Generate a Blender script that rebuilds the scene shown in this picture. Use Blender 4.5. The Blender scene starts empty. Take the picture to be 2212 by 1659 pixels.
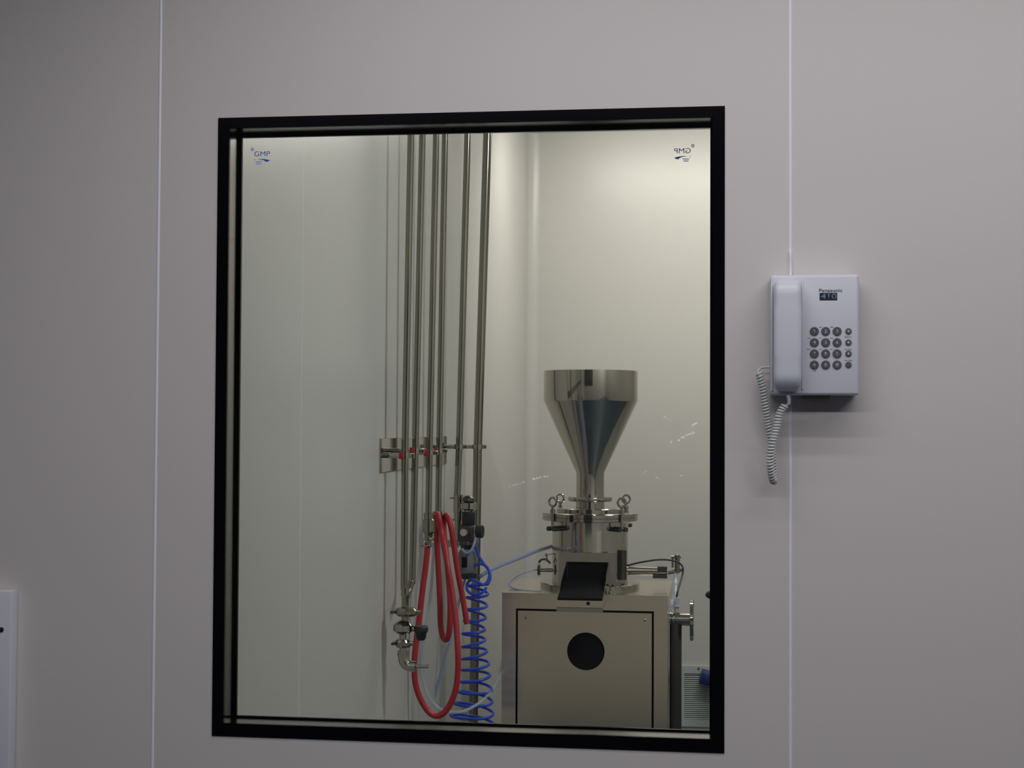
import bpy, bmesh, math, random
from mathutils import Vector, Matrix
random.seed(7)
PI = math.pi
S = bpy.context.scene
C = S.collection

# ------------------------------------------------------------------ camera
FPX, IW, IH = 3228.4, 2212.0, 1659.0
FLOOR_TO_SILL = 0.92                       # bottom of the window frame above the floor
YAW, PITCH, ROLL = 0.1358, 0.028, 0.0049
CAM = Vector((0.9326, -2.7092, 0.5812 + FLOOR_TO_SILL))
_f = Vector((-math.sin(YAW) * math.cos(PITCH), math.cos(YAW) * math.cos(PITCH), math.sin(PITCH)))
_r0 = Vector((math.cos(YAW), math.sin(YAW), 0)); _u0 = _r0.cross(_f)
_r = _r0 * math.cos(ROLL) + _u0 * math.sin(ROLL)
_u = -_r0 * math.sin(ROLL) + _u0 * math.cos(ROLL)
cd = bpy.data.cameras.new('camera'); cam = bpy.data.objects.new('camera', cd); C.objects.link(cam)
cam.matrix_world = Matrix(((_r.x, _u.x, -_f.x, CAM.x), (_r.y, _u.y, -_f.y, CAM.y), (_r.z, _u.z, -_f.z, CAM.z), (0, 0, 0, 1)))
cd.sensor_fit = 'HORIZONTAL'; cd.sensor_width = 36; cd.lens = 36 * FPX / IW
cd.clip_start = 0.05; cd.clip_end = 60
S.camera = cam

def ray(px, py): return _f + _r * ((px - IW / 2) / FPX) - _u * ((py - IH / 2) / FPX)
def P(px, py, y):                          # measured point of the photograph at real depth y
    d = ray(px, py); return CAM + d * ((y - CAM.y) / d.y)
def PX(px, py, x):                         # the same on a plane of constant x (the left wall)
    d = ray(px, py); return CAM + d * ((x - CAM.x) / d.x)
def ppm(y): return FPX / ((y - CAM.y) * 1.0)   # pixels per metre, roughly

# ------------------------------------------------------------------ light and exposure
S.view_settings.view_transform = 'Standard'; S.view_settings.look = 'None'
S.view_settings.gamma = 1; S.view_settings.use_curve_mapping = False
S.view_settings.exposure = 0.0
w = bpy.data.worlds.new('world'); S.world = w; w.use_nodes = True
w.node_tree.nodes['Background'].inputs[0].default_value = (0.5, 0.53, 0.6, 1)
w.node_tree.nodes['Background'].inputs[1].default_value = 0.02
def area(name, loc, sx, sy, power, col, spread=180):
    l = bpy.data.lights.new(name, 'AREA'); l.shape = 'RECTANGLE'; l.size = sx; l.size_y = sy
    l.energy = power; l.color = col; l.spread = math.radians(spread)
    o = bpy.data.objects.new(name, l); o.location = loc; C.objects.link(o); return o
FC, IC = 2.70, 2.97                        # ceiling heights, front room and process room
def tilt(o, deg):                          # turn a strip about its length towards +y
    o.rotation_euler = (math.radians(deg), 0, 0); return o
area('ceiling_lamp_light', (1.20, -0.62, FC - 0.02), 2.4, 0.05, 6.0, (0.985, 0.97, 1.0))
area('ceiling_lamp_light', (1.20, -0.86, FC - 0.02), 2.4, 0.05, 8.4, (0.985, 0.97, 1.0))
area('ceiling_lamp_light', (0.85, -2.05, FC - 0.02), 3.2, 0.16, 31.0, (0.985, 0.97, 1.0))
# process room: hanging strip lamps, each with two faces turned outwards
tilt(area('process_room_lamp_light', (1.02, 3.68, IC - 0.05), 1.5, 0.09, 22.0, (1.0, 0.945, 0.88)), 31)
tilt(area('process_room_lamp_light', (1.02, 3.60, IC - 0.05), 1.5, 0.09, 11.0, (1.0, 0.95, 0.89)), -35)
area('process_room_lamp_light', (1.75, 1.05, IC - 0.03), 0.7, 0.20, 30.0, (0.96, 1.0, 0.98))

# ------------------------------------------------------------------ materials
def mat(name, col, metal=0.0, rough=0.5, spec=0.5, noise=0.0, nscale=40, bump=0.0, bscale=300, stretch=None, emit=None, alpha=1.0, trans=0.0, coat=0.0):
    m = bpy.data.materials.new(name); m.use_nodes = True
    nt = m.node_tree; b = nt.nodes['Principled BSDF']
    b.inputs['Base Color'].default_value = (*col, 1); b.inputs['Metallic'].default_value = metal
    b.inputs['Roughness'].default_value = rough; b.inputs['Specular IOR Level'].default_value = spec
    b.inputs['Alpha'].default_value = alpha; b.inputs['Transmission Weight'].default_value = trans
    b.inputs['Coat Weight'].default_value = coat
    tc = nt.nodes.new('ShaderNodeTexCoord'); mp = nt.nodes.new('ShaderNodeMapping')
    if stretch: mp.inputs['Scale'].default_value = stretch
    nt.links.new(tc.outputs['Object'], mp.inputs['Vector'])
    if noise:
        n = nt.nodes.new('ShaderNodeTexNoise'); n.inputs['Scale'].default_value = nscale; n.inputs['Detail'].default_value = 4
        nt.links.new(mp.outputs[0], n.inputs['Vector'])
        r = nt.nodes.new('ShaderNodeMix'); r.data_type = 'RGBA'
        r.inputs[6].default_value = (*[c * (1 - noise) for c in col], 1); r.inputs[7].default_value = (*[min(1, c * (1 + noise)) for c in col], 1)
        nt.links.new(n.outputs['Fac'], r.inputs[0]); nt.links.new(r.outputs[2], b.inputs['Base Color'])
    if bump:
        n2 = nt.nodes.new('ShaderNodeTexNoise'); n2.inputs['Scale'].default_value = bscale; n2.inputs['Detail'].default_value = 3
        nt.links.new(mp.outputs[0], n2.inputs['Vector'])
        bp = nt.nodes.new('ShaderNodeBump'); bp.inputs['Strength'].default_value = bump; bp.inputs['Distance'].default_value = 0.002
        nt.links.new(n2.outputs['Fac'], bp.inputs['Height']); nt.links.new(bp.outputs[0], b.inputs['Normal'])
    return m
def glass_mat(name, tint=(0.985, 0.992, 0.985), extra=0.0, white=(0.8, 0.82, 0.9)):
    m = bpy.data.materials.new(name); m.use_nodes = True; nt = m.node_tree
    for n in list(nt.nodes): nt.nodes.remove(n)
    out = nt.nodes.new('ShaderNodeOutputMaterial'); tr = nt.nodes.new('ShaderNodeBsdfTransparent'); gl = nt.nodes.new('ShaderNodeBsdfGlossy')
    fr = nt.nodes.new('ShaderNodeFresnel'); fr.inputs[0].default_value = 1.45; mx = nt.nodes.new('ShaderNodeMixShader')
    tr.inputs[0].default_value = (*tint, 1); gl.inputs['Roughness'].default_value = 0.01
    nt.links.new(fr.outputs[0], mx.inputs[0]); nt.links.new(tr.outputs[0], mx.inputs[1]); nt.links.new(gl.outputs[0], mx.inputs[2])
    last = mx
    if extra:                                # dried film: scatters light from both sides
        df = nt.nodes.new('ShaderNodeBsdfDiffuse'); df.inputs[0].default_value = (*[c * extra for c in white], 1)
        tl = nt.nodes.new('ShaderNodeBsdfTranslucent'); tl.inputs[0].default_value = (*[c * extra for c in white], 1)
        a1 = nt.nodes.new('ShaderNodeAddShader'); a2 = nt.nodes.new('ShaderNodeAddShader')
        nt.links.new(df.outputs[0], a1.inputs[0]); nt.links.new(tl.outputs[0], a1.inputs[1])
        nt.links.new(mx.outputs[0], a2.inputs[0]); nt.links.new(a1.outputs[0], a2.inputs[1]); last = a2
    nt.links.new(last.outputs[0], out.inputs[0]); return m

M = {}
M['panel'] = mat('wall_panel_paint', (0.62, 0.585, 0.57), rough=0.55, noise=0.012, nscale=3, bump=0.03, bscale=500)
M['inner'] = mat('process_room_panel_paint', (0.54, 0.53, 0.505), rough=0.33, spec=0.5, noise=0.012, nscale=2, bump=0.015, bscale=200)
M['ceiling'] = mat('ceiling_paint', (0.70, 0.70, 0.68), rough=0.6)
M['floor'] = mat('epoxy_floor', (0.02, 0.045, 0.08), rough=0.35, noise=0.1, nscale=6)
M['side'] = mat('front_room_side_paint', (0.5, 0.48, 0.47), rough=0.6)
M['dim'] = mat('dimmed_far_wall', (0.22, 0.22, 0.23), rough=0.7)  # dark colour stands in for dim light, keeping glass reflections low
M['seal'] = mat('white_sealant', (0.80, 0.81, 0.88), rough=0.4)
M['seal2'] = mat('pale_sealant', (0.64, 0.64, 0.63), rough=0.4)
M['black'] = mat('black_glass_print', (0.004, 0.004, 0.006), rough=0.12, spec=0.09)
M['alu'] = mat('spacer_aluminium', (0.25, 0.25, 0.24), metal=1.0, rough=0.2)
M['glass'] = glass_mat('clear_glass')
M['smudge'] = glass_mat('dried_residue', extra=0.12)
M['blueprint'] = mat('blue_print', (0.03, 0.07, 0.42), rough=0.5)
M['palebl'] = mat('pale_blue_print', (0.22, 0.32, 0.62), rough=0.5)
M['steel'] = mat('polished_steel', (0.44, 0.425, 0.375), metal=1.0, rough=0.08, noise=0.05, nscale=15)
M['steelr'] = mat('turned_steel', (0.52, 0.495, 0.43), metal=1.0, rough=0.075, noise=0.05, nscale=15)
def turned(m):                             # fine turning marks: highlights stretch up and down
    nt = m.node_tree; b = nt.nodes['Principled BSDF']; t = nt.nodes.new('ShaderNodeTangent'); t.direction_type = 'RADIAL'; t.axis = 'Z'
    b2 = nt.nodes.new('ShaderNodeBsdfPrincipled'); b2.inputs['Base Color'].default_value = (0.52, 0.495, 0.43, 1); b2.inputs['Metallic'].default_value = 1
    b2.inputs['Roughness'].default_value = 0.27; b2.inputs['Anisotropic'].default_value = 1.0; b2.inputs['Anisotropic Rotation'].default_value = 0.25
    nt.links.new(t.outputs[0], b2.inputs['Tangent']); mx = nt.nodes.new('ShaderNodeMixShader'); mx.inputs[0].default_value = 0.25
    nt.links.new(b.outputs[0], mx.inputs[1]); nt.links.new(b2.outputs[0], mx.inputs[2]); nt.links.new(mx.outputs[0], nt.nodes['Material Output'].inputs[0])
turned(M['steelr'])
M['pipe'] = mat('pipe_steel', (0.33, 0.32, 0.265), metal=1.0, rough=0.17, noise=0.08, nscale=12)
M['brush'] = mat('brushed_steel', (0.77, 0.695, 0.56), metal=1.0, rough=0.2, noise=0.06, nscale=60, stretch=(1, 1, 12), bump=0.012, bscale=200)
M['dsteel'] = mat('dark_steel', (0.10, 0.10, 0.10), metal=0.9, rough=0.3)
M['dark'] = mat('dark_interior', (0.006, 0.006, 0.008), rough=0.7, spec=0.12)  # near black; the shade inside openings is put into this colour
M['rubber'] = mat('black_rubber', (0.015, 0.016, 0.02), rough=0.45)
M['red'] = mat('red_rubber', (0.42, 0.022, 0.035), rough=0.42, noise=0.08, nscale=30)
M['redg'] = mat('red_gasket', (0.40, 0.02, 0.03), rough=0.5)
M['blue'] = mat('blue_polyurethane', (0.025, 0.075, 0.58), rough=0.3)
M['cleart'] = mat('clear_tube', (0.55, 0.60, 0.75), rough=0.25, alpha=0.42)
M['clearf'] = mat('clear_film', (0.8, 0.8, 0.9), rough=0.05, alpha=0.15)
M['paleb'] = mat('pale_blue_tube', (0.35, 0.40, 0.68), rough=0.3, alpha=0.75)
M['white'] = mat('white_plastic', (0.60, 0.615, 0.68), rough=0.35, bump=0.02, bscale=900)
M['cord'] = mat('cord_plastic', (0.58, 0.585, 0.58), rough=0.4)
M['key'] = mat('grey_key_plastic', (0.10, 0.095, 0.105), rough=0.4)
M['keyd'] = mat('pale_key_print', (0.50, 0.48, 0.50), rough=0.5)
M['ink'] = mat('dark_ink', (0.03, 0.03, 0.07), rough=0.5)
M['inkl'] = mat('grey_ink', (0.18, 0.18, 0.22), rough=0.5)
M['lcd'] = mat('label_dark', (0.025, 0.03, 0.055), rough=0.25)
M['lcdd'] = mat('label_digit', (0.15, 0.19, 0.24), rough=0.4)
M['brown'] = mat('brown_tab', (0.26, 0.19, 0.11), rough=0.6)
M['vent'] = mat('grey_vent_paint', (0.46, 0.50, 0.50), rough=0.4)
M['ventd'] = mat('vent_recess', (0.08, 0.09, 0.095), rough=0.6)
M['bowl'] = mat('smoked_bowl', (0.16, 0.17, 0.20), rough=0.2)
M['lav'] = mat('grey_plastic', (0.48, 0.50, 0.58), rough=0.4)
M['brass'] = mat('brass', (0.55, 0.45, 0.25), metal=1, rough=0.25)
M['bluecap'] = mat('dark_blue_plastic', (0.012, 0.022, 0.13), rough=0.4)

# ------------------------------------------------------------------ mesh helpers
def bm_new(): return bmesh.new()
def link(name, bm, m, parent=None, smooth=False, angle=35):
    me = bpy.data.meshes.new(name); bmesh.ops.recalc_face_normals(bm, faces=bm.faces[:])
    if smooth:
        for f in bm.faces: f.smooth = True
        for e in bm.edges:
            if len(e.link_faces) == 2 and e.calc_face_angle(0) > math.radians(angle): e.smooth = False
    bm.to_mesh(me); bm.free()
    me.materials.append(M[m] if isinstance(m, str) else m)
    o = bpy.data.objects.new(name, me); C.objects.link(o)
    if parent is not None:
        o.parent = parent
        o.matrix_parent_inverse = wm(parent).inverted()
    return o
def wm(o):
    m = o.matrix_basis.copy()
    if o.parent is not None: m = wm(o.parent) @ o.matrix_parent_inverse @ m
    return m
def thing(name, label, cat, loc, group=None):
    o = bpy.data.objects.new(name, None); o.empty_display_size = 0.05; o.location = loc; C.objects.link(o)
    o['label'] = label; o['category'] = cat
    if group: o['group'] = group
    return o
def tag(o, label, cat, group=None):
    o['label'] = label; o['category'] = cat
    if group: o['group'] = group
    return o
def struct(o, label=None):
    o['kind'] = 'structure'
    if label: o['label'] = label
    return o
def box(bm, a, b, bev=0.0, seg=2):
    a = Vector(a); b = Vector(b)
    lo = Vector((min(a.x, b.x), min(a.y, b.y), min(a.z, b.z))); hi = Vector((max(a.x, b.x), max(a.y, b.y), max(a.z, b.z)))
    vs = [bm.verts.new((x, y, z)) for x in (lo.x, hi.x) for y in (lo.y, hi.y) for z in (lo.z, hi.z)]
    fs = [(0, 1, 3, 2), (4, 6, 7, 5), (0, 4, 5, 1), (2, 3, 7, 6), (0, 2, 6, 4), (1, 5, 7, 3)]
    faces = [bm.faces.new([vs[i] for i in f]) for f in fs]
    if bev:
        es = list({e for f in faces for e in f.edges})
        bmesh.ops.bevel(bm, geom=es, offset=bev, segments=seg, affect='EDGES', profile=0.5)
def ring_box(bm, ox0, oz0, ox1, oz1, ix0, iz0, ix1, iz1, y0, y1):   # rectangular frame, hole through y
    def q(y): return ([bm.verts.new(p) for p in ((ox0, y, oz0), (ox1, y, oz0), (ox1, y, oz1), (ox0, y, oz1))],
                      [bm.verts.new(p) for p in ((ix0, y, iz0), (ix1, y, iz0), (ix1, y, iz1), (ix0, y, iz1))])
    o0, i0 = q(y0); o1, i1 = q(y1)
    for k in range(4):
        n = (k + 1) % 4
        bm.faces.new((o0[k], o0[n], i0[n], i0[k])); bm.faces.new((o1[k], i1[k], i1[n], o1[n]))
        bm.faces.new((o0[k], o1[k], o1[n], o0[n])); bm.faces.new((i0[k], i0[n], i1[n], i1[k]))
def basis(d):
    d = d.normalized(); a = Vector((0, 0, 1)) if abs(d.z) < 0.9 else Vector((1, 0, 0))
    x = d.cross(a).normalized(); return x, d.cross(x).normalized()
def lathe(bm, c, axis, prof, seg=32, caps=True):   # prof: list of (distance along axis, radius)
    c = Vector(c); axis = Vector(axis).normalized(); x, y = basis(axis); rings = []
    for t, r in prof:
        rings.append([bm.verts.new(c + axis * t + (x * math.cos(2 * PI * k / seg) + y * math.sin(2 * PI * k / seg)) * r) for k in range(seg)])
    for a, b in zip(rings, rings[1:]):
        for k in range(seg):
            n = (k + 1) % seg; bm.faces.new((a[k], a[n], b[n], b[k]))
    if caps:
        if prof[0][1] > 1e-6: bm.faces.new(rings[0][::-1])
        if prof[-1][1] > 1e-6: bm.faces.new(rings[-1])
def cyl(bm, a, b, r, seg=24, r2=None):
    a = Vector(a); b = Vector(b); L = (b - a).length
    lathe(bm, a, b - a, [(0, r), (L, r if r2 is None else r2)], seg)
def spline(pts, n=8, closed=False):
    pts = [Vector(p) for p in pts]; out = []
    for i in range(len(pts) - 1):
        p0 = pts[max(i - 1, 0)]; p1 = pts[i]; p2 = pts[i + 1]; p3 = pts[min(i + 2, len(pts) - 1)]
        for k in range(n):
            t = k / n
            out.append(0.5 * ((2 * p1) + (p2 - p0) * t + (2 * p0 - 5 * p1 + 4 * p2 - p3) * t * t + (3 * p1 - p0 - 3 * p2 + p3) * t ** 3))
    out.append(pts[-1]); return out
def tube(bm, pts, r, seg=12, caps=True):
    pts = [Vector(p) for p in pts]; T = []
    for i in range(len(pts)):
        T.append((pts[min(i + 1, len(pts) - 1)] - pts[max(i - 1, 0)]).normalized())
    x, y = basis(T[0]); rings = []
    for i, p in enumerate(pts):
        if i:
            q = T[i - 1].rotation_difference(T[i]); x = q @ x; y = q @ y
        rr = r(i / (len(pts) - 1)) if callable(r) else r
        rings.append([bm.verts.new(p + (x * math.cos(2 * PI * k / seg) + y * math.sin(2 * PI * k / seg)) * rr) for k in range(seg)])
    for a, b in zip(rings, rings[1:]):
        for k in range(seg):
            n = (k + 1) % seg; bm.faces.new((a[k], a[n], b[n], b[k]))
    if caps: bm.faces.new(rings[0][::-1]); bm.faces.new(rings[-1])
def torus(bm, c, axis, R, r, seg=32, s2=12):
    c = Vector(c); x, y = basis(Vector(axis)); z = Vector(axis).normalized(); g = []
    for i in range(seg):
        a = 2 * PI * i / seg; d = x * math.cos(a) + y * math.sin(a)
        g.append([bm.verts.new(c + d * (R + r * math.cos(2 * PI * k / s2)) + z * r * math.sin(2 * PI * k / s2)) for k in range(s2)])
    for i in range(seg):
        for k in range(s2):
            bm.faces.new((g[i][k], g[(i + 1) % seg][k], g[(i + 1) % seg][(k + 1) % s2], g[i][(k + 1) % s2]))
def prism(bm, pts, y0, y1):                # outline in (x,z), extruded along y
    a = [bm.verts.new((p[0], y0, p[1])) for p in pts]; b = [bm.verts.new((p[0], y1, p[1])) for p in pts]
    bm.faces.new(a); bm.faces.new(b[::-1])
    for k in range(len(pts)):
        n = (k + 1) % len(pts); bm.faces.new((a[k], b[k], b[n], a[n]))
def text(name, s, c, height, m, parent, width=None, bold=0.0, mirror=False, depth=0.0004):
    cu = bpy.data.curves.new(name, 'FONT'); cu.body = s; cu.align_x = 'CENTER'; cu.align_y = 'CENTER'; cu.size = 1; cu.extrude = 0.0; cu.offset = bold
    t = bpy.data.objects.new(name, cu); C.objects.link(t)
    dg = bpy.context.evaluated_depsgraph_get(); dg.update()
    me = bpy.data.meshes.new_from_object(t.evaluated_get(dg)); bpy.data.objects.remove(t); bpy.data.curves.remove(cu)
    me.name = name
    xs = [v.co.x for v in me.vertices]; ys = [v.co.y for v in me.vertices]
    cx, cy = (min(xs) + max(xs)) / 2, (min(ys) + max(ys)) / 2; hh = max(ys) - min(ys); ww = max(xs) - min(xs)
    sy = height / hh; sx = (width / ww) if width else sy
    for v in me.vertices:
        X = (v.co.x - cx) * sx * (-1 if mirror else 1); Z = (v.co.y - cy) * sy
        v.co = Vector((c[0] + X, c[1], c[2] + Z))
    bm = bm_new(); bm.from_mesh(me); bpy.data.meshes.remove(me)
    ret = bmesh.ops.extrude_face_region(bm, geom=bm.faces[:])
    for v in [g for g in ret['geom'] if isinstance(g, bmesh.types.BMVert)]: v.co.y += depth
    return link(name, bm, m, parent)

# ------------------------------------------------------------------ the rooms
Z0 = FLOOR_TO_SILL
WX0, WX1, WZ0, WZ1 = 0.0, 0.9477, Z0, Z0 + 1.160      # window opening in the partition
WT = 0.066                                            # partition thickness
XL, XR, YB = 0.0, 3.00, 4.70                          # process room
FX0, FX1, FY = -2.6, 3.6, -6.5                        # front room
bm = bm_new(); ring_box(bm, FX0, 0.0, FX1, 3.1, WX0, WZ0, WX1, WZ1, 0.0, WT); struct(link('wall_front', bm, 'panel'))
bm = bm_new(); box(bm, (XL - 0.05, WT, 0), (XL, YB + 0.05, 3.05)); struct(link('wall_left', bm, 'inner'))
bm = bm_new(); box(bm, (XL, YB, 0), (XR, YB + 0.05, 3.05)); struct(link('wall_back', bm, 'inner'))
bm = bm_new(); box(bm, (XR, WT, 0), (XR + 0.05, YB + 0.05, 3.05)); struct(link('wall_right', bm, 'inner'))
bm = bm_new(); box(bm, (XL, WT, -0.05), (XR, YB, 0)); struct(link('floor', bm, 'floor'))
bm = bm_new(); box(bm, (XL, WT, IC), (XR, YB, IC + 0.05)); struct(link('ceiling', bm, 'ceiling'))
bm = bm_new(); box(bm, (FX0 - 0.05, FY, 0), (FX0, 0, FC)); struct(link('wall_front_room_left', bm, 'side'))
bm = bm_new(); box(bm, (FX1, FY, 0), (FX1 + 0.05, 0, FC)); struct(link('wall_front_room_right', bm, 'side'))
bm = bm_new(); box(bm, (FX0, FY - 0.05, 0), (FX1, FY, FC)); struct(link('wall_front_room_back', bm, 'dim'))
bm = bm_new(); box(bm, (FX0, FY, -0.05), (FX1, 0, 0)); struct(link('floor_front_room', bm, 'floor'))
bm = bm_new(); box(bm, (FX0, FY, FC), (FX1, 0, FC + 0.05)); struct(link('ceiling_front_room', bm, 'ceiling'))
# panel joints
def bead(name, x, y, z0, z1, wd=0.0056, axis='y', m='seal', ht=0.0012):
    bm = bm_new(); n = 6; cols = []
    for z in (z0, z1):
        row = []
        for k in range(n + 1):
            a = PI * k / n; u = -math.cos(a) * wd / 2; h = math.sin(a) * ht
            row.append(bm.verts.new((x + u, y - h, z) if axis == 'y' else (x + h, y + u, z)))
        cols.append(row)
    for k in range(n): bm.faces.new((cols[0][k], cols[0][k + 1], cols[1][k + 1], cols[1][k]))
    bm.faces.new(cols[0][::-1]); bm.faces.new(cols[1])
    return struct(link(name, bm, m, smooth=True))
bead('trim_1', -0.1162, 0.0, 0.0, FC)
bead('trim_2', 1.0638, 0.0, 0.0, FC)
bead('trim_3', XL, PX(651, 900, XL).y, 0.0, IC, 0.007, 'x', 'seal2', 0.0002)
# coved corner between left and back wall
bm = bm_new(); R = 0.055; arc = [(XL + R - R * math.cos(a), YB - R + R * math.sin(a)) for a in [PI / 2 * k / 8 for k in range(9)]]
arc2 = [(XL, YB)]
A = [bm.verts.new((x, y, 0)) for x, y in arc + arc2]; B = [bm.verts.new((x, y, IC)) for x, y in arc + arc2]
for k in range(len(A)):
    n = (k + 1) % len(A); bm.faces.new((A[k], A[n], B[n], B[k]))
bm.faces.new(A[::-1]); bm.faces.new(B)
struct(link('trim_4', bm, 'inner', smooth=True))

# ------------------------------------------------------------------ window
win = bpy.data.objects.new('window_1', None); win.location = (WX0, 0, WZ0); C.objects.link(win)
struct(win, 'black bordered double glazed viewing window in the grey panel wall'); win['category'] = 'window'
BW = 0.0218
def border(y0, y1, lab):
    bm = bm_new(); e = 0.0
    ring_box(bm, WX0 + e, WZ0 + e, WX1 - e, WZ1 - e, WX0 + BW, WZ0 + BW + 0.002, WX1 - BW, WZ1 - BW + 0.001, y0, y1)
    return link('black_border', bm, 'black', win)
border(-0.002, 0.0055, 'front')
RB = BW + 0.0045
bm = bm_new(); ring_box(bm, WX0, WZ0, WX1, WZ1, WX0 + RB, WZ0 + RB, WX1 - RB, WZ1 - RB, WT - 0.0055, WT + 0.002); link('black_border', bm, 'black', win)
bm = bm_new(); ring_box(bm, WX0, WZ0, WX1, WZ1, WX0 + BW - 0.0015, WZ0 + BW + 0.001, WX1 - BW + 0.0015, WZ1 - BW + 0.0022, 0.0056, WT - 0.0056); sp = link('spacer', bm, 'alu', win)
sp['label'] = 'grey aluminium spacer between the two panes'
def pane(y):
    bm = bm_new(); box(bm, (WX0 + BW - 0.004, y, WZ0 + BW - 0.004), (WX1 - BW + 0.004, y + 0.004, WZ1 - BW + 0.004))
    return link('glass_pane', bm, 'glass', win)
fp = pane(0.0); rp = pane(WT - 0.0045)
# printed marks on the panes
def logo(x0, x1, zt, zb, y, par, mir, px):
    # px: function (u 0..1 along the mark, v 0..1 downwards) -> world x,z
    s = -1 if mir else 1
    cxm = (x0 + x1) / 2; wd = abs(x1 - x0); ht = zt - zb
    def at(u, v): return (cxm + s * (u - 0.5) * wd, zt - v * ht)
    g = at(0.60, 0.37)
    t = text('letter_print', 'GMP', (g[0], y, g[1]), ht * 0.29, 'blueprint', par, width=wd * 0.80, bold=0.0, mirror=mir)
    bm = bm_new(); a = [at(0.34, 0.685), at(0.62, 0.672), at(0.80, 0.70), at(1.0, 0.76), at(0.92, 0.82), at(0.80, 0.86), at(0.74, 0.79), at(0.62, 0.725)]
    prism(bm, a, y, y + 0.0004); b = [at(0.17, 0.665), at(0.25, 0.70), at(0.27, 0.73), at(0.20, 0.71)]
    prism(bm, b, y, y + 0.0004); link('swoosh_print', bm, 'blueprint', par)
    bm = bm_new()
    for u0, u1, v in ((0.24, 0.62, 0.83), (0.28, 0.58, 0.94)):
        prism(bm, [at(u0, v), at(u1, v - 0.02), at(u1 - 0.06, v + 0.035), at(u0 + 0.05, v + 0.045)], y, y + 0.0004)
    link('small_line_print', bm, 'palebl', par)
    bm = bm_new(); c = at(0.10, 0.10); torus(bm, (c[0], y + 0.0003, c[1]), (0, 1, 0), wd * 0.065, wd * 0.018, 20, 6)
    link('circle_print', bm, 'palebl', par)
    r = text('letter_print', 'R', (c[0], y, c[1]), wd * 0.07, 'palebl', par, mirror=mir)
YG = -0.0008
a = P(541, 319, YG); b = P(583, 355, YG); logo(a.x, b.x, a.z, b.z, YG, fp, False, None)
YR = WT + 0.0001
a = P(1456, 312, YR); b = P(1501, 349, YR); logo(a.x, b.x, a.z, b.z, YR, rp, True, None)
# dried wipe marks on the front pane
def smear(pts, wpx):
    bm = bm_new(); n = 0
    sp_ = spline([P(x, y, -0.0012) for x, y in pts], 6)
    for p in sp_:
        if random.random() < 0.25: continue
        r = wpx / 1150 * random.uniform(0.35, 0.8); k = 7; vs = []
        ox, oz = random.uniform(-.4, .4) * r, random.uniform(-.4, .4) * r
        for i in range(k):
            t = 2 * PI * i / k; q = r * random.uniform(0.6, 1.1)
            vs.append((p.x + ox + q * math.cos(t), p.z + oz + q * 0.7 * math.sin(t)))
        prism(bm, vs, -0.0012 + n * 0.000004, -0.0009); n += 1
    return link('dried_smear', bm, 'smudge', fp)
smear([(1465, 952), (1473, 946), (1481, 941), (1490, 938), (1497, 935)], 5)
smear([(1494, 922), (1499, 917), (1504, 913)], 4)
smear([(1449, 958), (1452, 950)], 3.5); smear([(1468, 1031), (1473, 1027)], 3)
smear([(1098, 1053), (1110, 1048), (1122, 1045), (1132, 1041)], 3.5)
smear([(1150, 1036), (1160, 1032), (1172, 1030), (1186, 1027)], 4.5)
smear([(1392, 1020), (1397, 1017)], 3); smear([(1417, 1030), (1422, 1034)], 3); smear([(1434, 900), (1448, 908)], 3)

# ------------------------------------------------------------------ wall telephone
FY_ = -0.056                                    # front face of the telephone
def F(px, py, y=FY_): return P(px, py, y)
tl = F(1664, 594); br = F(1856, 853.5)
ph = thing('wall_telephone', 'white wall telephone with handset and round grey keys right of the window', 'telephone', ((tl.x + br.x) / 2, 0, br.z))
bm = bm_new(); box(bm, (tl.x, -0.0015, br.z), (br.x, FY_, tl.z), 0.005, 3); link('base', bm, 'white', ph, True, 50)
# cradle recess lip beside the handset
hl = F(1669.5, 603); hr = F(1730.5, 846)
bm = bm_new(); n = 40; rings = []
hw = (hr.x - hl.x) / 2; hcx = (hl.x + hr.x) / 2; H = hl.z - hr.z
for i in range(n + 1):
    t = i / n; z = hr.z + H * t
    e = min(t, 1 - t) * H                        # distance from the nearer end
    rr = 0.028
    k = 1 if e > rr else math.sqrt(max(0.0, 1 - ((rr - e) / rr) ** 2))
    halfw = hw * (0.55 + 0.45 * k) if e < rr else hw
    front = FY_ - 0.004 - 0.030 * (0.15 + 0.85 * k) - 0.004 * math.sin(PI * t)
    grip = 1 / (1 + math.exp(-(e - 0.055) / 0.004))
    back = (FY_ - 0.0008) * (1 - grip) + (FY_ - 0.014) * grip
    m_ = 20; ring = []
    cy, hd = (front + back) / 2, abs(back - front) / 2
    for j in range(m_):
        a = 2 * PI * j / m_; c_, s_ = math.cos(a), math.sin(a); p = 0.5
        ring.append(bm.verts.new((hcx + halfw * math.copysign(abs(c_) ** p, c_), cy + hd * math.copysign(abs(s_) ** 0.62, s_), z)))
    rings.append(ring)
for a, b in zip(rings, rings[1:]):
    for j in range(20): bm.faces.new((a[j], a[(j + 1) % 20], b[(j + 1) % 20], b[j]))
bm.faces.new(rings[0][::-1]); bm.faces.new(rings[-1])
link('handset', bm, 'white', ph, True, 60)
a = F(1664.5, 600); b = F(1672, 845); 
bm = bm_new(); box(bm, (a.x + 0.0005, FY_ + 0.001, b.z), (b.x - 0.002, FY_ - 0.003, a.z), 0.0012, 2)
a = F(1731.5, 606); b = F(1735, 842); box(bm, (a.x, FY_ + 0.001, b.z), (b.x, FY_ - 0.0022, a.z), 0.001, 2); link('cradle_rim', bm, 'white', ph, True)
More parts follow.
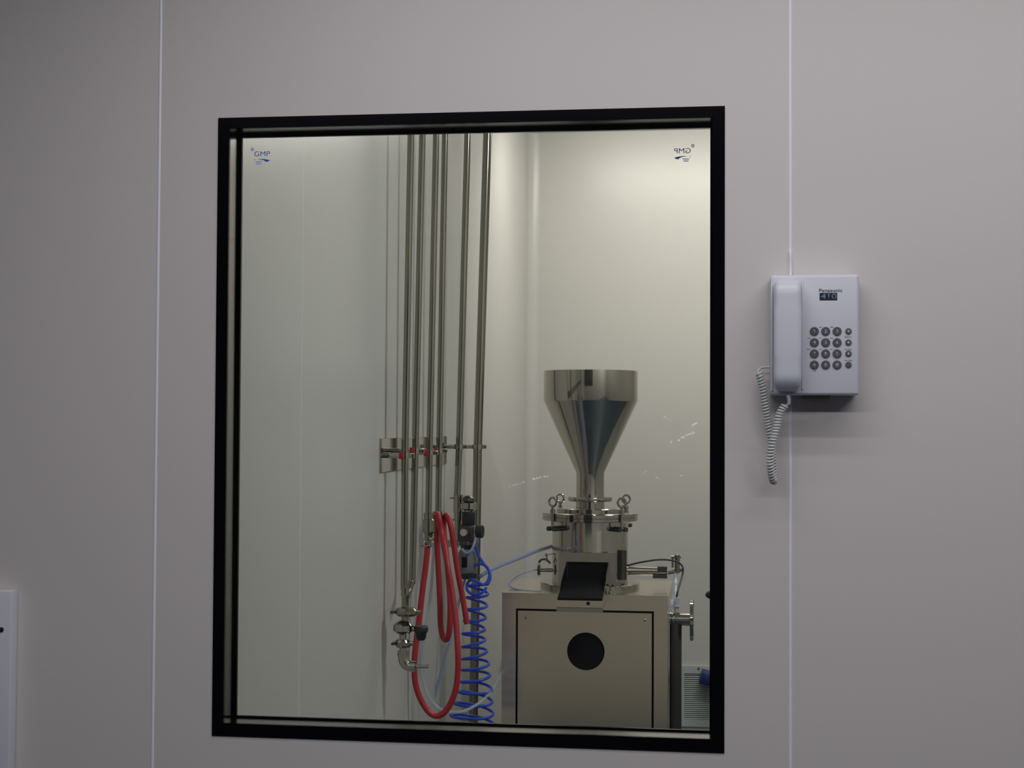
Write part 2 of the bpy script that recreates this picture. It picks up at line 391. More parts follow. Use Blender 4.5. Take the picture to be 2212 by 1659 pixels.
# lettering and label
KY = FY_ - 0.0004
c = F(1794.5, 627.3); text('brand_lettering', 'Panasonic', (c.x, KY, c.z), 0.0058, 'ink', ph, width=47.5 / 1195, bold=0.004)
a = F(1770.5, 632.8); b = F(1808.5, 648.4)
bm = bm_new(); box(bm, (a.x, FY_ + 0.0002, b.z), (b.x, FY_ - 0.0006, a.z)); lb = link('number_label', bm, 'lcd', ph)
c = F(1790, 640.5); text('number_digits', '410', (c.x, FY_ - 0.001, c.z), 0.0098, 'lcdd', lb, width=0.0275, bold=0.02)
syms = ['123', '456', '789', '*0#']
cols = [1759.1, 1783.5, 1808.2]; rows = [715.6, 739.8, 763.9, 788.0]
for r_, py in enumerate(rows):
    for c_, px in enumerate(cols):
        c = F(px, py); bm = bm_new()
        lathe(bm, (c.x, FY_ + 0.001, c.z), (0, -1, 0), [(0, 0.0078), (0.0020, 0.0078), (0.0032, 0.0070), (0.0034, 0.0050), (0.0028, 0.0046), (0.0028, 0.0)], 28)
        k = link('key', bm, 'key', ph, True)
        text('key_symbol', syms[r_][c_], (c.x, FY_ - 0.0021, c.z), 0.0062 if syms[r_][c_] != '*' else 0.0046, 'keyd', k, bold=0.018)
    c = F(1832.8, py); bm = bm_new()
    lathe(bm, (c.x, FY_ + 0.001, c.z), (0, -1, 0), [(0, 0.0055), (0.0020, 0.0055), (0.0030, 0.0048), (0.0032, 0.0)], 24)
    k = link('function_key', bm, 'key', ph, True)
    if r_ < 3:
        bm = bm_new(); lathe(bm, (c.x, FY_ - 0.0021, c.z), (0, -1, 0), [(0, 0.0019), (0.0004, 0.0019)], 14); link('key_dot', bm, 'keyd', k)
for s, px, py in (('ABC', 1772, 706.5), ('DEF', 1797, 706.5), ('GHI', 1748, 730.5), ('JKL', 1772.5, 730.5), ('MNO', 1796.5, 730.5), ('PQRS', 1746.5, 754.5), ('TUV', 1772.5, 754.5), ('WXYZ', 1796, 754.5), ('TONE', 1759.5, 800.8)):
    c = F(px, py); text('key_lettering', s, (c.x, KY, c.z), 0.0019, 'inkl', ph, width=0.0052)
for s, px, py in (('REDIAL', 1832.5, 727.8), ('FLASH', 1832.5, 754.8), ('PAUSE', 1832.5, 778.6)):
    c = F(px, py); text('key_lettering', s, (c.x, KY, c.z), 0.0021, 'inkl', ph, width=0.0125)
a = P(1734, 853, -0.012); b = P(1792, 862, -0.012)
bm = bm_new(); box(bm, (a.x, -0.002, b.z), (b.x, -0.022, a.z + 0.004), 0.001); t = link('mount_tab', bm, 'brown', ph); t['label'] = 'brown tab under the telephone base'
# curly cord
def helix(path, R, pitch, nper=14):
    L = [0.0]
    for a, b in zip(path, path[1:]): L.append(L[-1] + (b - a).length)
    tot = L[-1]; N = int(tot / pitch * nper); out = []; i = 0; x = None
    for s in range(N + 1):
        d = tot * s / N
        while i < len(L) - 2 and L[i + 1] < d: i += 1
        f = (d - L[i]) / max(1e-9, L[i + 1] - L[i]); p = path[i].lerp(path[i + 1], f)
        T = (path[min(i + 2, len(path) - 1)] - path[max(i - 1, 0)]).normalized()
        if x is None: x, y = basis(T)
        else:
            x = (x - T * x.dot(T)).normalized(); y = T.cross(x)
        a = 2 * PI * s / nper
        rr = R(s / N) if callable(R) else R
        out.append(p + (x * math.cos(a) + y * math.sin(a)) * rr)
    return out
lead = [P(1701.5, 845, -0.055), P(1702.5, 855, -0.056), P(1704.5, 866, -0.056), P(1703, 873, -0.055), P(1698, 876, -0.054)]
front = [P(x, y, d) for x, y, d in ((1697, 875, -.054), (1688, 886, -.054), (1681, 903, -.055), (1677.5, 922, -.056), (1673, 941, -.058), (1668, 958, -.060), (1664.5, 977, -.060), (1663.5, 997, -.058), (1665, 1016, -.053), (1667.5, 1031, -.046), (1670, 1038, -.038), (1671.5, 1037, -.030), (1671, 1025, -.026), (1669.5, 1000, -.026), (1667, 965, -.028), (1663, 934, -.030), (1659.5, 915, -.030), (1655.5, 888, -.032), (1652, 866, -.033), (1648, 840, -.034), (1643, 817, -.034), (1640, 804, -.033))]
hx = helix(spline(front, 10), 0.0051, 0.0053)
tail = [hx[-1], P(1640, 798, -.026), P(1648, 794, -.020), P(1667, 793, -.018)]
bm = bm_new(); tube(bm, spline(lead, 6)[:-1] + hx + spline(tail, 5)[1:], 0.0021, 8); cordo = link('coiled_cord', bm, 'cord', ph, True); cordo['label'] = 'coiled cord looping below the handset'
bm = bm_new(); tube(bm, spline(lead[:4], 6), lambda t: 0.0036 - 0.0008 * t, 14); link('cord_boot', bm, 'white', ph, True)
# line wire coming out of the panel joint above the telephone
bm = bm_new(); tube(bm, spline([P(1706, 540, 0.0), P(1707, 550, -.0035), P(1708, 575, -.004), P(1708, 592, -.006), P(1708, 600, -.012)], 6), 0.0017, 10)
tag(link('telephone_wire', bm, 'seal', None, True), 'thin white wire running down the wall joint into the telephone top', 'wire')
bm = bm_new(); tube(bm, spline([P(1711, 850, -.010), P(1709, 862, -.006), P(1708, 885, -.0035), P(1707.5, 920, -.003), P(1707, 955, -0.0)], 6), 0.0016, 10)
tag(link('clear_wire', bm, 'clearf', None, True), 'short clear shiny strip below the telephone over the wall joint', 'wire')

# white box at the lower left
a = P(24, 1277, -0.03)
wb = thing('wall_box', 'white wall box with dark screw at the photo\'s lower left corner', 'box', (a.x - 0.2, 0, a.z - 0.65))
bm = bm_new(); box(bm, (a.x - 0.40, 0, a.z - 0.65), (a.x, -0.03, a.z), 0.003, 2); link('cover', bm, 'white', wb, True)
c = P(3, 1360, -0.031); bm = bm_new(); lathe(bm, (c.x, -0.029, c.z), (0, -1, 0), [(0, 0.0045), (0.003, 0.0045), (0.0036, 0.003), (0.0036, 0)], 18); link('screw', bm, 'rubber', wb, True)

# ------------------------------------------------------------------ pipes on the left wall
SO = 0.06                                        # stand-off of the pipe axes from the wall
PI_ = [  # px at row 970, px at the top (row 285), lower px, lower row, width px
    (875.0, 888.0, 873.0, 1275, 15.7), (897.3, 912.8, 889.5, 1258, 15.0), (928.0, 942.5, 925.5, 1112, 14.6),
    (949.0, 961.6, 946.5, 1110, 14.2), (992.0, 1010.4, 987.5, 1075, 15.2), (1032.0, 1053.2, 1022.5, 1565, 19.5)]
plabels = ['vertical steel pipe nearest the window, leftmost of six, ending at the bottom valve',
           'second vertical steel pipe from the left, bending into the first above the valve',
           'third vertical steel pipe from the left, ending at the red hose coupling',
           'fourth vertical steel pipe from the left, ending behind the draped red hose',
           'fifth vertical steel pipe from the left, feeding the air regulator',
           'sixth, thickest vertical steel pipe, farthest right, passing behind the blue coil']
rodrow = [984, 974, 978, 973.5, 965, 965]
py_ = []; pr_ = []
for i, (pm, pt, pb, rb, wpx) in enumerate(PI_):
    q = PX(pm, 970, SO); y = q.y; py_.append(y)
    A_ = P(pt, 285, y); r = wpx / 2 / (FPX / ((y - CAM.y))) * 1.0; pr_.append(r)
    Bq = P(pb, rb, y)
    dirv = (A_ - q); top = q + dirv * ((IC - q.z) / dirv.z)
    t = thing('process_pipe', plabels[i], 'pipe', (Bq.x, y, Bq.z), 'stainless pipes on the left wall')
    bm = bm_new()
    if i == 1:                                   # bends into the first pipe
        e = P(879, 1282, y - 0.05)
        tube(bm, [top] + spline([q, P(890.8, 1235, y), P(889.0, 1256, y - 0.005), P(884, 1272, y - 0.03), P(877, 1290, y - 0.07)], 8), r, 20)
    elif i == 5:
        f = Bq + (Bq - q) * ((0.0 - Bq.z) / (Bq - q).z); tube(bm, [top, q, Bq, f], r, 24)
    else: tube(bm, [top, q, Bq], r, 20)
    link('pipe_tube', bm, 'pipe', t, True)
    # clamp collar, red gasket, rod back to the wall
    cpt = PX(pm, rodrow[i], SO) if False else P(pm, rodrow[i], y)
    bm = bm_new(); lathe(bm, cpt - Vector((0, 0, 0.008)), (0, 0, 1), [(0, r + 0.0002), (0, r + 0.0045), (0.016, r + 0.0045), (0.016, r + 0.0002)], 24, False)
    box(bm, (cpt.x + r + 0.002, y - 0.006, cpt.z - 0.007), (cpt.x + r + 0.016, y + 0.006, cpt.z + 0.007), 0.001)
    k = link('clamp', bm, 'steel', t, True)
    if i < 4:
        bm = bm_new(); box(bm, (cpt.x - r - 0.004, y - r - 0.0065, cpt.z - 0.010), (cpt.x - r + 0.010, y - r * 0.2, cpt.z + 0.010), 0.002)
        link('gasket', bm, 'redg', k, True)['label'] = 'red rubber gasket'
    bm = bm_new(); x0 = XL + (0.004 if i < 4 else 0.0)
    cyl(bm, (x0, y, cpt.z), (cpt.x - r, y, cpt.z), 0.0075, 18)
    if i >= 4: lathe(bm, (XL, y, cpt.z), (1, 0, 0), [(0, 0.016), (0.003, 0.016), (0.004, 0.014)], 20)
    link('bracket_rod', bm, 'steel', t, True)
# the long bracket plate
a = PX(822, 947, XL + 0.003); b = PX(964, 998, XL + 0.003)
bm = bm_new(); zt = PX(822, 947, XL + .003).z; zb = PX(822, 1021, XL + .003).z
box(bm, (XL, a.y, zb), (XL + 0.004, b.y, zt), 0.0008)
bp = tag(link('bracket_plate', bm, 'steel'), 'long polished steel plate on the left wall behind the pipe clamps', 'bracket')
# valve at the foot of the first two pipes
yv = py_[0]
V = lambda px, py, dy=0: P(px, py, yv + dy)
va = thing('sample_valve', 'small steel valve with black knob at the foot of the leftmost pipes', 'valve', V(875, 1450))
def zcyl(bm, pxl, pxr, prof, dy=0, seg=24, yy=None):   # stack of (row, half width px) on a vertical axis
    y = (yv if yy is None else yy) + dy; c = (pxl + pxr) / 2; k = (y - CAM.y) / FPX
    top = P(c, prof[0][0], y); pr = [((top.z - P(c, r, y).z), h * k) for r, h in prof]
    lathe(bm, top, (0, 0, -1), pr, seg)
bm = bm_new(); zcyl(bm, 866, 885, [(1270, 8.5), (1283, 9.5), (1286, 9.5), (1290, 8), (1345, 8)]); link('neck', bm, 'pipe', va, True)
def clampset(c, row, w_, h_):
    bm = bm_new(); zcyl(bm, c, c, [(row, w_ * 0.62), (row + h_ * 0.3, w_ * 0.78), (row + h_ * 0.7, w_ * 0.78), (row + h_, w_ * 0.62)])
    cc = V(c, row + h_ / 2); k = (yv - CAM.y) / FPX
    box(bm, (cc.x - w_ * k, yv - 0.012, cc.z - 0.0055), (cc.x + w_ * k, yv + 0.012, cc.z + 0.0055), 0.003)
    o = link('tri_clamp', bm, 'dsteel' if False else 'pipe', va, True)
    bm = bm_new(); cyl(bm, (cc.x - w_ * k * 0.9, yv - 0.022, cc.z), (cc.x - w_ * k * 0.9, yv + 0.02, cc.z), 0.004, 12); link('wing_bolt', bm, 'dsteel', o, True)
clampset(878, 1313, 33, 17); clampset(871, 1381, 23, 17)
bm = bm_new(); zcyl(bm, 848, 894, [(1340, 9), (1345, 17), (1350, 22), (1362, 22), (1367, 16), (1371, 8), (1385, 8)]); link('valve_body', bm, 'steel', va, True)
bm = bm_new(); cc = V(893, 1357); cyl(bm, cc - Vector((0.01, 0, 0)), V(905, 1360), 0.008, 16); link('stem', bm, 'steel', va, True)
bm = bm_new(); cc = V(909.5, 1352); lathe(bm, cc, (0, 0, -1), [(0, 0.018), (0.003, 0.0205), (0.014, 0.0205), (0.020, 0.016), (0.034, 0.014), (0.040, 0.010), (0.042, 0)], 20); link('knob', bm, 'rubber', va, True)['label'] = 'black valve knob'
bm = bm_new(); zcyl(bm, 862, 880, [(1398, 8), (1413, 8.5)]); 
tube(bm, spline([V(871, 1405), V(871, 1416), V(873, 1428), V(880, 1437), V(891, 1439.5)], 7), 0.0155, 20)
cyl(bm, V(871, 1412), V(871, 1415), 0.0175, 20); link('elbow', bm, 'steel', va, True)
bm = bm_new(); lathe(bm, V(889, 1439.5), (1, 0, 0), [(0, 0.013), (0.001, 0.0155), (0.011, 0.0155), (0.012, 0.008)], 22); link('end_ring', bm, 'steel', va, True)
bm = bm_new(); cyl(bm, V(897, 1439.5), V(925, 1439.5), 0.0058, 16); link('spout', bm, 'steel', va, True)

# couplings at the foot of pipes three and four
def coupling(i, c, rows, lab):
    y = py_[i]; t = thing('hose_coupling', lab, 'coupling', P(c, rows[-1][0], y), 'hose couplings under the pipes')
    bm = bm_new(); zcyl(bm, c, c, rows[:4], yy=y); link('upper_nut', bm, 'pipe', t, True)
    bm = bm_new(); zcyl(bm, c, c, rows[3:], yy=y, seg=24); link('coupling_body', bm, 'pipe', t, True); return t
cp = coupling(2, 926, [(1107, 7), (1107.5, 11), (1121, 10.5), (1122, 12), (1123, 13), (1148, 13.2), (1153, 9.5), (1162, 9), (1163, 11), (1167, 11), (1168, 7), (1180, 6.5)], 'steel hose coupling at the foot of the third pipe, above the red hose')
cc = P(924, 1179, py_[2]); bm = bm_new(); torus(bm, cc, (0, 0, 1), 0.0118, 0.0028, 24, 8); box(bm, cc + Vector((-0.022, -0.004, -0.003)), cc + Vector((-0.011, 0.004, 0.003))); link('hose_clip', bm, 'steel', cp, True)
coupling(3, 945.5, [(1104, 7), (1104.5, 10.5), (1119, 10.5), (1120, 11), (1121, 12), (1148, 12), (1153, 9), (1162, 8.5), (1163, 10), (1168, 10), (1169, 6), (1180, 5.5)], 'steel hose coupling at the foot of the fourth pipe, behind the red hose')

# red hose
y3, y4 = py_[2], py_[3]
def hose_pts(l): return [P(x, y, d) for x, y, d in l]
hp = [(923.5, 1172, y3), (923, 1190, y3), (918, 1235, y3), (912, 1280, y3 - .005), (906, 1334, y3 - .01), (899, 1388, y3 - .015), (896, 1416, y3 - .02), (895, 1452, y3 - .02), (898, 1479, y3 - .02), (907, 1507, y3 - .02), (922, 1533, y3 - .02), (939, 1546, y3 - .02), (957, 1541, y3 - .02), (973, 1520, y3 - .02), (984.5, 1488, y3 - .02), (989, 1450, y3 - .02), (989, 1406, y3 - .02), (985, 1345, y3), (977, 1280, y3 + .02), (966, 1215, y3 + .04), (955, 1155, y4 - .055), (948.5, 1120, y4 - .050), (944, 1110, y4 - .035), (941, 1116, y4 - .022), (943, 1150, y4 - .028), (946, 1210, y4 - .03), (950, 1290, y4 - .03), (951.5, 1345, y4 - .03), (956, 1373, y4 - .035), (962.5, 1382, y4 - .045), (968.5, 1373, y4 - .055), (972, 1345, y4 - .06), (972, 1290, y4 - .05), (966, 1215, y4 + .0), (959, 1150, y4 + .02), (959, 1124, y4 + .01), (963.5, 1113, y4 - .01), (969, 1120, y4 - .03), (975, 1142, y4 - .04), (982, 1187, y4 - .04), (990, 1241, y4 - .04), (998.5, 1286, y4 - .03), (1006, 1330, y4 - .03), (1009, 1348, y4 - .03)]
bm = bm_new(); tube(bm, spline(hose_pts(hp), 7), 0.0092, 16)
tag(link('red_hose', bm, 'red', None, True), 'red rubber hose draped in loops below the steel pipes', 'hose')
hk = P(948, 1121, y4 + .005); bm = bm_new(); h2 = P(966, 1125, y4 - .006)
tube(bm, [(XL, y4 + .02, hk.z - 0.012), (hk.x - 0.02, y4 + .01, hk.z - 0.012), (h2.x + 0.004, h2.y, h2.z - 0.004), (h2.x + 0.010, h2.y - .01, h2.z + 0.004)], 0.004, 10)
# clear tubes
ct = [(936.5, 1172, y4), (936, 1200, y4 - .005), (932, 1260, y4 - .01), (925, 1320, y4 - .02), (916, 1380, y4 - .03), (910.5, 1440, y4 - .03), (916, 1479, y4 - .03), (930, 1511, y4 - .03), (950, 1531, y4 - .03), (973, 1538, y4 - .03), (999, 1537, y4 - .02), (1018, 1529, y4 + .02), (1040, 1515, y4 + .1), (1060, 1495, y4 + .3), (1075, 1469, 2.50), (1083, 1440, 2.72), (1090, 1405, 2.88), (1100, 1380, 2.96), (1119, 1372, 2.98)]
bm.free(); bm = bm_new(); tube(bm, spline(hose_pts(ct), 7), 0.0050, 12)
tag(link('clear_tube', bm, 'cleart', None, True), 'clear bluish tube hanging in a wide loop from the fourth pipe to the machine', 'tube')
y5, y6 = py_[4], py_[5]
st = [(1006, 1246, y5), (998, 1275, y5 - .03), (989, 1310, y5 - .08), (973, 1381, y5 - .10), (963, 1414, y5 - .10), (937, 1513, y5 - .10), (925, 1560, y5 - .10), (920, 1580, y5 - .1)]
bm = bm_new(); tube(bm, spline(hose_pts(st), 5), 0.0042, 12)
tag(link('pale_tube', bm, 'paleb', None, True), 'straight pale tube slanting down through the red hose loop', 'tube')

# air filter regulator under the fifth pipe
G = lambda px, py, dy=0: P(px, py, y5 + dy)
fr = thing('air_regulator', 'grey and black air filter regulator under the fifth pipe', 'regulator', G(1010, 1250))
K5 = (y5 - CAM.y) / FPX
bm = bm_new(); zcyl(bm, 990, 990, [(1068, 7.6), (1068.5, 11), (1079, 11), (1079.5, 10.6), (1107, 11), (1107.5, 9.5), (1124, 9.5), (1124.5, 8), (1165, 8)], yy=y5); link('union', bm, 'steel', fr, True)
for a, b, rw in ((972, 981, 1076), (975, 982, 1123)):
    bm = bm_new(); cyl(bm, G(a, rw), G(b, rw), 0.003, 10); link('bolt', bm, 'steel', fr, True)
bm = bm_new(); zcyl(bm, 1012, 1012, [(1070, 4), (1071, 8), (1076, 13), (1082, 14), (1084, 12)], yy=y5 - .03); link('valve_cap', bm, 'dsteel', fr, True)
bm = bm_new(); zcyl(bm, 1014, 1014, [(1084, 10), (1086, 16), (1099, 16.5), (1102, 12), (1107, 11)], yy=y5 - .03); box(bm, G(996, 1088, -.03) - Vector((0, .012, 0)), G(1006, 1100, -.03) + Vector((0, .012, 0)), .002); link('valve_block', bm, 'steel', fr, True)
bm = bm_new(); zcyl(bm, 1012, 1012, [(1105, 11), (1107, 14), (1131, 14.5), (1135, 12)], yy=y5 - .03, seg=14); link('adjusting_knob', bm, 'rubber', fr, True)
bm = bm_new(); box(bm, G(990, 1134, -.05), G(1027, 1170, 0.0), .006, 3); zcyl(bm, 1008, 1008, [(1168, 16), (1176, 17), (1182, 13), (1192, 13)], yy=y5 - .028); link('housing', bm, 'dsteel', fr, True)
bm = bm_new(); c0 = G(1027, 1148, -.03); lathe(bm, c0, (1, -0.15, 0), [(0, .009), (.004, .009), (.005, .021), (.020, .0225), (.026, .021), (.027, 0)], 24); link('side_knob', bm, 'rubber', fr, True)
c0 = G(1003, 1150, -.052); bm = bm_new(); lathe(bm, c0, (-.1, -1, 0), [(-.004, .014), (.008, .014), (.010, .0125), (.010, 0)], 24); gz = link('gauge', bm, 'steel', fr, True)
bm = bm_new(); lathe(bm, c0 + Vector((-.001, -.0102, 0)), (-.1, -1, 0), [(0, .011), (.0006, .011)], 24); link('gauge_face', bm, 'keyd', gz)
bm = bm_new(); zcyl(bm, 1009, 1009, [(1186, 13), (1190, 17), (1194, 19), (1232, 18.5), (1238, 17)], yy=y5 - .03); bw = link('bowl', bm, 'bowl', fr, True)
c0 = G(1007, 1213, -.03); bm = bm_new(); box(bm, c0 + Vector((-.010, -19.2 * K5, -.018)), c0 + Vector((.008, -17 * K5, .018)), .003); link('sight_window', bm, 'dark', bw, True)
bm = bm_new(); zcyl(bm, 1012, 1012, [(1236, 16), (1238, 18.5), (1248, 18.5), (1250, 16)], yy=y5 - .03); link('bowl_cap', bm, 'rubber', fr, True)
bm = bm_new(); tube(bm, spline([G(1027, 1160, -.04), G(1024, 1176, -.062), G(1016, 1191, -.07), G(1006, 1194, -.07), G(998, 1186, -.062)], 7), .0048, 12); link('bypass_tube', bm, 'paleb', fr, True)
bm = bm_new(); box(bm, (XL, y5 - .012, G(1, 1150).z), (G(992, 1150).x, y5 + .012, G(1, 1166).z), .002); link('wall_bracket', bm, 'steel', fr)
# blue coil
cen = [(1034, 1262, 20), (1031, 1290, 23), (1027, 1330, 22.5), (1023, 1370, 24), (1024.5, 1400, 26), (1027, 1430, 29), (1027.5, 1455, 30), (1028, 1480, 34), (1024, 1515, 40), (1020, 1550, 47), (1016, 1600, 54)]
path = [G(c[0], c[1], -.06) for c in cen]; sp5 = spline(path, 10)
def coilR(t):
    z = sp5[0].z + (sp5[-1].z - sp5[0].z) * t
    for (a, b), (pa, pb) in zip(zip(cen, cen[1:]), zip(path, path[1:])):
        if pa.z >= z >= pb.z: f = (pa.z - z) / (pa.z - pb.z); return (a[2] + (b[2] - a[2]) * f) * K5
    return cen[-1][2] * K5
hxb = helix(sp5, coilR, 25.5 * K5, 22)
startp = spline([G(1028, 1180, -.05), G(1034, 1200, -.05), G(1046, 1219, -.05), G(1056, 1232, -.05), G(1059, 1247, -.06), G(1054, 1262, -.08)], 6)
bm = bm_new(); tube(bm, startp + [startp[-1].lerp(hxb[4], .5)] + hxb[4:], 0.0050, 10)
coil = tag(link('coil_hose', bm, 'blue', None, True), 'blue coiled air hose hanging from the regulator', 'hose')
bm = bm_new(); tube(bm, spline([G(1026, 1221, -.045), G(1038, 1218, -.05), G(1050, 1223, -.055), G(1057, 1236, -.075), G(1055, 1253, -.10), G(1044, 1263, -.12), G(1030, 1256, -.115), G(1018, 1252, -.10), G(1009, 1262, -.09), G(1010, 1276, -.10), G(1024, 1284, -.125), G(1042, 1280, -.125), G(1050, 1270, -.11)], 7), 0.0050, 10)
link('twisted_tail', bm, 'blue', coil, True)

# ------------------------------------------------------------------ the mill
YF, YM, YK = 2.60, 2.86, 3.13                     # cabinet front, mill axis, cabinet back
def Q(px, py, y=YF): return P(px, py, y)
L_ = Q(1084.5, 1283).x; R_ = Q(1443, 1287).x; TOP = Q(1264, 1283.5).z
mill = thing('hopper_mill', 'stainless mill with round hopper standing on a square steel cabinet', 'mill', ((L_ + R_) / 2, YM, 0))
pl_ = Q(1119, 1320).x; pr__ = Q(1408, 1325).x; pt_ = Q(1265, 1322).z; gap = 4.5 * (YF - CAM.y) / FPX
zb1 = Q(1265, 1539).z
# cabinet carcass with a recessed front opening
bm = bm_new()
ring_box(bm, L_, 0.12, R_, TOP - 0.002, pl_ - gap, 0.121, pr__ + gap, pt_ + gap, YF, YF + 0.03)
box(bm, (L_, YF + 0.03, 0.12), (R_, YK, TOP - 0.0021)); box(bm, (L_ - 0.0015, YF - 0.0015, TOP - 0.002), (R_ + 0.0015, YK + 0.0015, TOP), 0.0008)
cab = link('cabinet', bm, 'brush', mill)
bm = bm_new(); box(bm, (pl_ - gap + .0002, YF + .022, .125), (pr__ + gap - .0002, YF + .0305, pt_ + gap - .0002)); link('panel_recess', bm, 'dark', cab)
# access panel with a round hole
hc = Q(1265.5, 1407); hr_ = 40.5 * (YF - CAM.y) / FPX
bm = bm_new(); seg = 64
def sq(a):
    c, s = math.cos(a), math.sin(a); x0, x1, z0, z1 = pl_ - hc.x, pr__ - hc.x, 0.13 - hc.z, pt_ - hc.z
    t = min([v for v in ((x1 / c if c > 1e-9 else 9), (x0 / c if c < -1e-9 else 9), (z1 / s if s > 1e-9 else 9), (z0 / s if s < -1e-9 else 9))]); return (hc.x + c * t, hc.z + s * t)
angs = sorted([2 * PI * k / seg for k in range(seg)] + [math.atan2(z - hc.z, x - hc.x) % (2 * PI) for x in (pl_, pr__) for z in (0.13, pt_)])
ri = {}
for y in (YF - 0.001, YF + 0.006):
    ri[y] = ([bm.verts.new((hc.x + hr_ * math.cos(a), y, hc.z + hr_ * math.sin(a))) for a in angs], [bm.verts.new((sq(a)[0], y, sq(a)[1])) for a in angs])
(i0, o0), (i1, o1) = ri.values()
for k in range(len(angs)):
    n = (k + 1) % len(angs)
    bm.faces.new((i0[k], i0[n], o0[n], o0[k])); bm.faces.new((i1[k], o1[k], o1[n], i1[n])); bm.faces.new((i0[k], i1[k], i1[n], i0[n])); bm.faces.new((o0[k], o0[n], o1[n], o1[k]))
pan = link('access_panel', bm, 'brush', cab)
bm = bm_new(); lathe(bm, (hc.x, YF + 0.0065, hc.z), (0, 1, 0), [(0, hr_ + .004), (0.012, hr_ + .004)], 48); link('opening_shade_disc', bm, 'dark', cab)  # disc behind the hole, its dark colour standing in for inner shade
for px, py in ((1135.5, 1334.5), (1393, 1340)):
    c = Q(px, py); bm = bm_new(); lathe(bm, (c.x, YF - .0009, c.z), (0, -1, 0), [(0, .0045), (.001, .0045), (.002, .003), (.002, 0)], 16); link('screw', bm, 'steel', cab, True)
# feet
for x in (L_ + .05, R_ - .05):
    for y in (YF + .05, YK - .05):
        bm = bm_new(); lathe(bm, (x, y, 0), (0, 0, 1), [(0, .03), (.012, .03), (.018, .012), (.12, .012)], 20); link('foot', bm, 'steel', mill, True)
# hopper
HC = 1275.0
def mcyl(prof, seg=64, y=YM, c=HC, m='steel', name='part', caps=True, ang=35):
    k = (y - CAM.y) / FPX; bm = bm_new(); top = P(c, prof[0][0], y)
    lathe(bm, (P(HC if c == HC else c, 1050, y).x, y, top.z), (0, 0, -1), [(top.z - P(c, r, y).z, h * k) for r, h in prof], seg, caps); return link(name, bm, m, mill, True, ang)
def fixrow(r): return r
mcyl([(866, 99), (866, 100.5), (802, 101), (802, 102.5), (866, 102.2), (868, 101), (1021, 30.3), (1076, 30.3), (1076, 28), (1022, 28), (868, 99)], m='steelr', name='hopper', caps=False)
mcyl([(1073, 31), (1073, 47), (1074.5, 48), (1080.5, 48), (1082, 47), (1082, 31), (1097, 31)], name='neck_flange')
mcyl([(1096, 30), (1096.5, 70), (1098, 72), (1104.5, 72), (1105, 95), (1106, 102), (1107, 103.5), (1114, 103.5), (1114.6, 102.5), (1115.4, 102.5), (1116, 103.5), (1122, 103.5), (1123, 102), (1123, 82)], name='lid_flange', ang=25)
mcyl([(1122, 82), (1262, 82)], m='steelr', name='grinding_chamber')
mcyl([(1256, 83), (1256.5, 105), (1257.5, 107), (1267, 107), (1268, 104), (1270, 104), (1271, 106), (1279, 106), (1280, 104), (1281, 90)], name='base_flange', ang=25)
KM = (YM - CAM.y) / FPX
AX = P(HC, 1050, YM).x
def rowz(r, y=YM): return P(HC, r, y).z
# swing bolts with ring nuts
for ang in (-133, -47, 133, 47):
    a = math.radians(ang); rad = 107 * KM
    x, y = AX + rad * math.cos(a), YM + rad * math.sin(a)
    rt = (-math.sin(a), math.cos(a))
    bm = bm_new(); cyl(bm, (x, y, rowz(1142)), (x, y, rowz(1092)), .0055, 14); lathe(bm, (x, y, rowz(1105)), (0, 0, 1), [(0, .010), (.014, .010), (.016, .007)], 16)
    sb = link('swing_bolt', bm, 'steel', mill, True)
    bm = bm_new(); torus(bm, (x, y, rowz(1081)), (math.cos(a) * 0.6, -0.8, 0), .0155, .0042, 24, 10); link('ring_nut', bm, 'steel', sb, True)
    bm = bm_new(); ix, iy = AX + 82 * KM * math.cos(a), YM + 82 * KM * math.sin(a)
    d = Vector((x - ix, y - iy, 0)); e = Vector((rt[0], rt[1], 0)) * .014
    for s in (-1, 1):
        c0 = Vector((ix, iy, rowz(1138))) + e * s
        cyl(bm, c0 - d * .15, c0 + d * 1.25, .0085, 12)
    cyl(bm, Vector((x, y, rowz(1138))) - e * 1.5, Vector((x, y, rowz(1138))) + e * 1.5, .006, 12); link('hinge_lug', bm, 'dsteel', sb, True)
# guide rod on the right of the chamber
bm = bm_new(); c0 = P(1344, 1188, YM - .075); lathe(bm, c0, (0, 0, -1), [(0, .012), (.001, .0165), (c0.z - P(1344, 1252, YM - .075).z, .0165)], 24); link('guide_post', bm, 'dsteel', mill, True)
# discharge chute: an open tray sloping forward from a mouth in the chamber front
yb = YM - 82 * KM - .010; yf = yb - 0.27; th = .003
zm = P(1266, 1214, yb).z; zfb = P(1266, 1251, yb).z; zfl = P(1254, 1292, yf).z; zl = P(1254, 1297, yf).z; zmid = P(1254, 1312.5, yf).z; zbl = P(1254, 1322, yf).z
xb0, xb1 = P(1225, 1230, yb).x, P(1313.5, 1230, yb).x; xf0, xf1 = P(1204, 1297, yf).x, P(1300.5, 1297, yf).x
def slab(bm, pts, off):
    off = Vector(off); a = [bm.verts.new(p) for p in pts]; b = [bm.verts.new(Vector(p) + off) for p in pts]
    bm.faces.new(a); bm.faces.new(b[::-1])
    for k in range(len(pts)):
        n = (k + 1) % len(pts); bm.faces.new((a[k], b[k], b[n], a[n]))
bm = bm_new()
for xb, xf, o in ((xb0, xf0, -th), (xb1, xf1, th)):
    slab(bm, [(xb, yb, zm), (xf, yf, zl), (xf, yf, zbl), (xb, yb, zfb - .05)], (o, 0, 0))
slab(bm, [(xf0, yf + .002, zbl), (xf1, yf + .002, zbl), (xb1, yb, zfb - .05), (xb0, yb, zfb - .05)], (0, 0, .003))
ch = link('discharge_chute', bm, 'steel', mill)
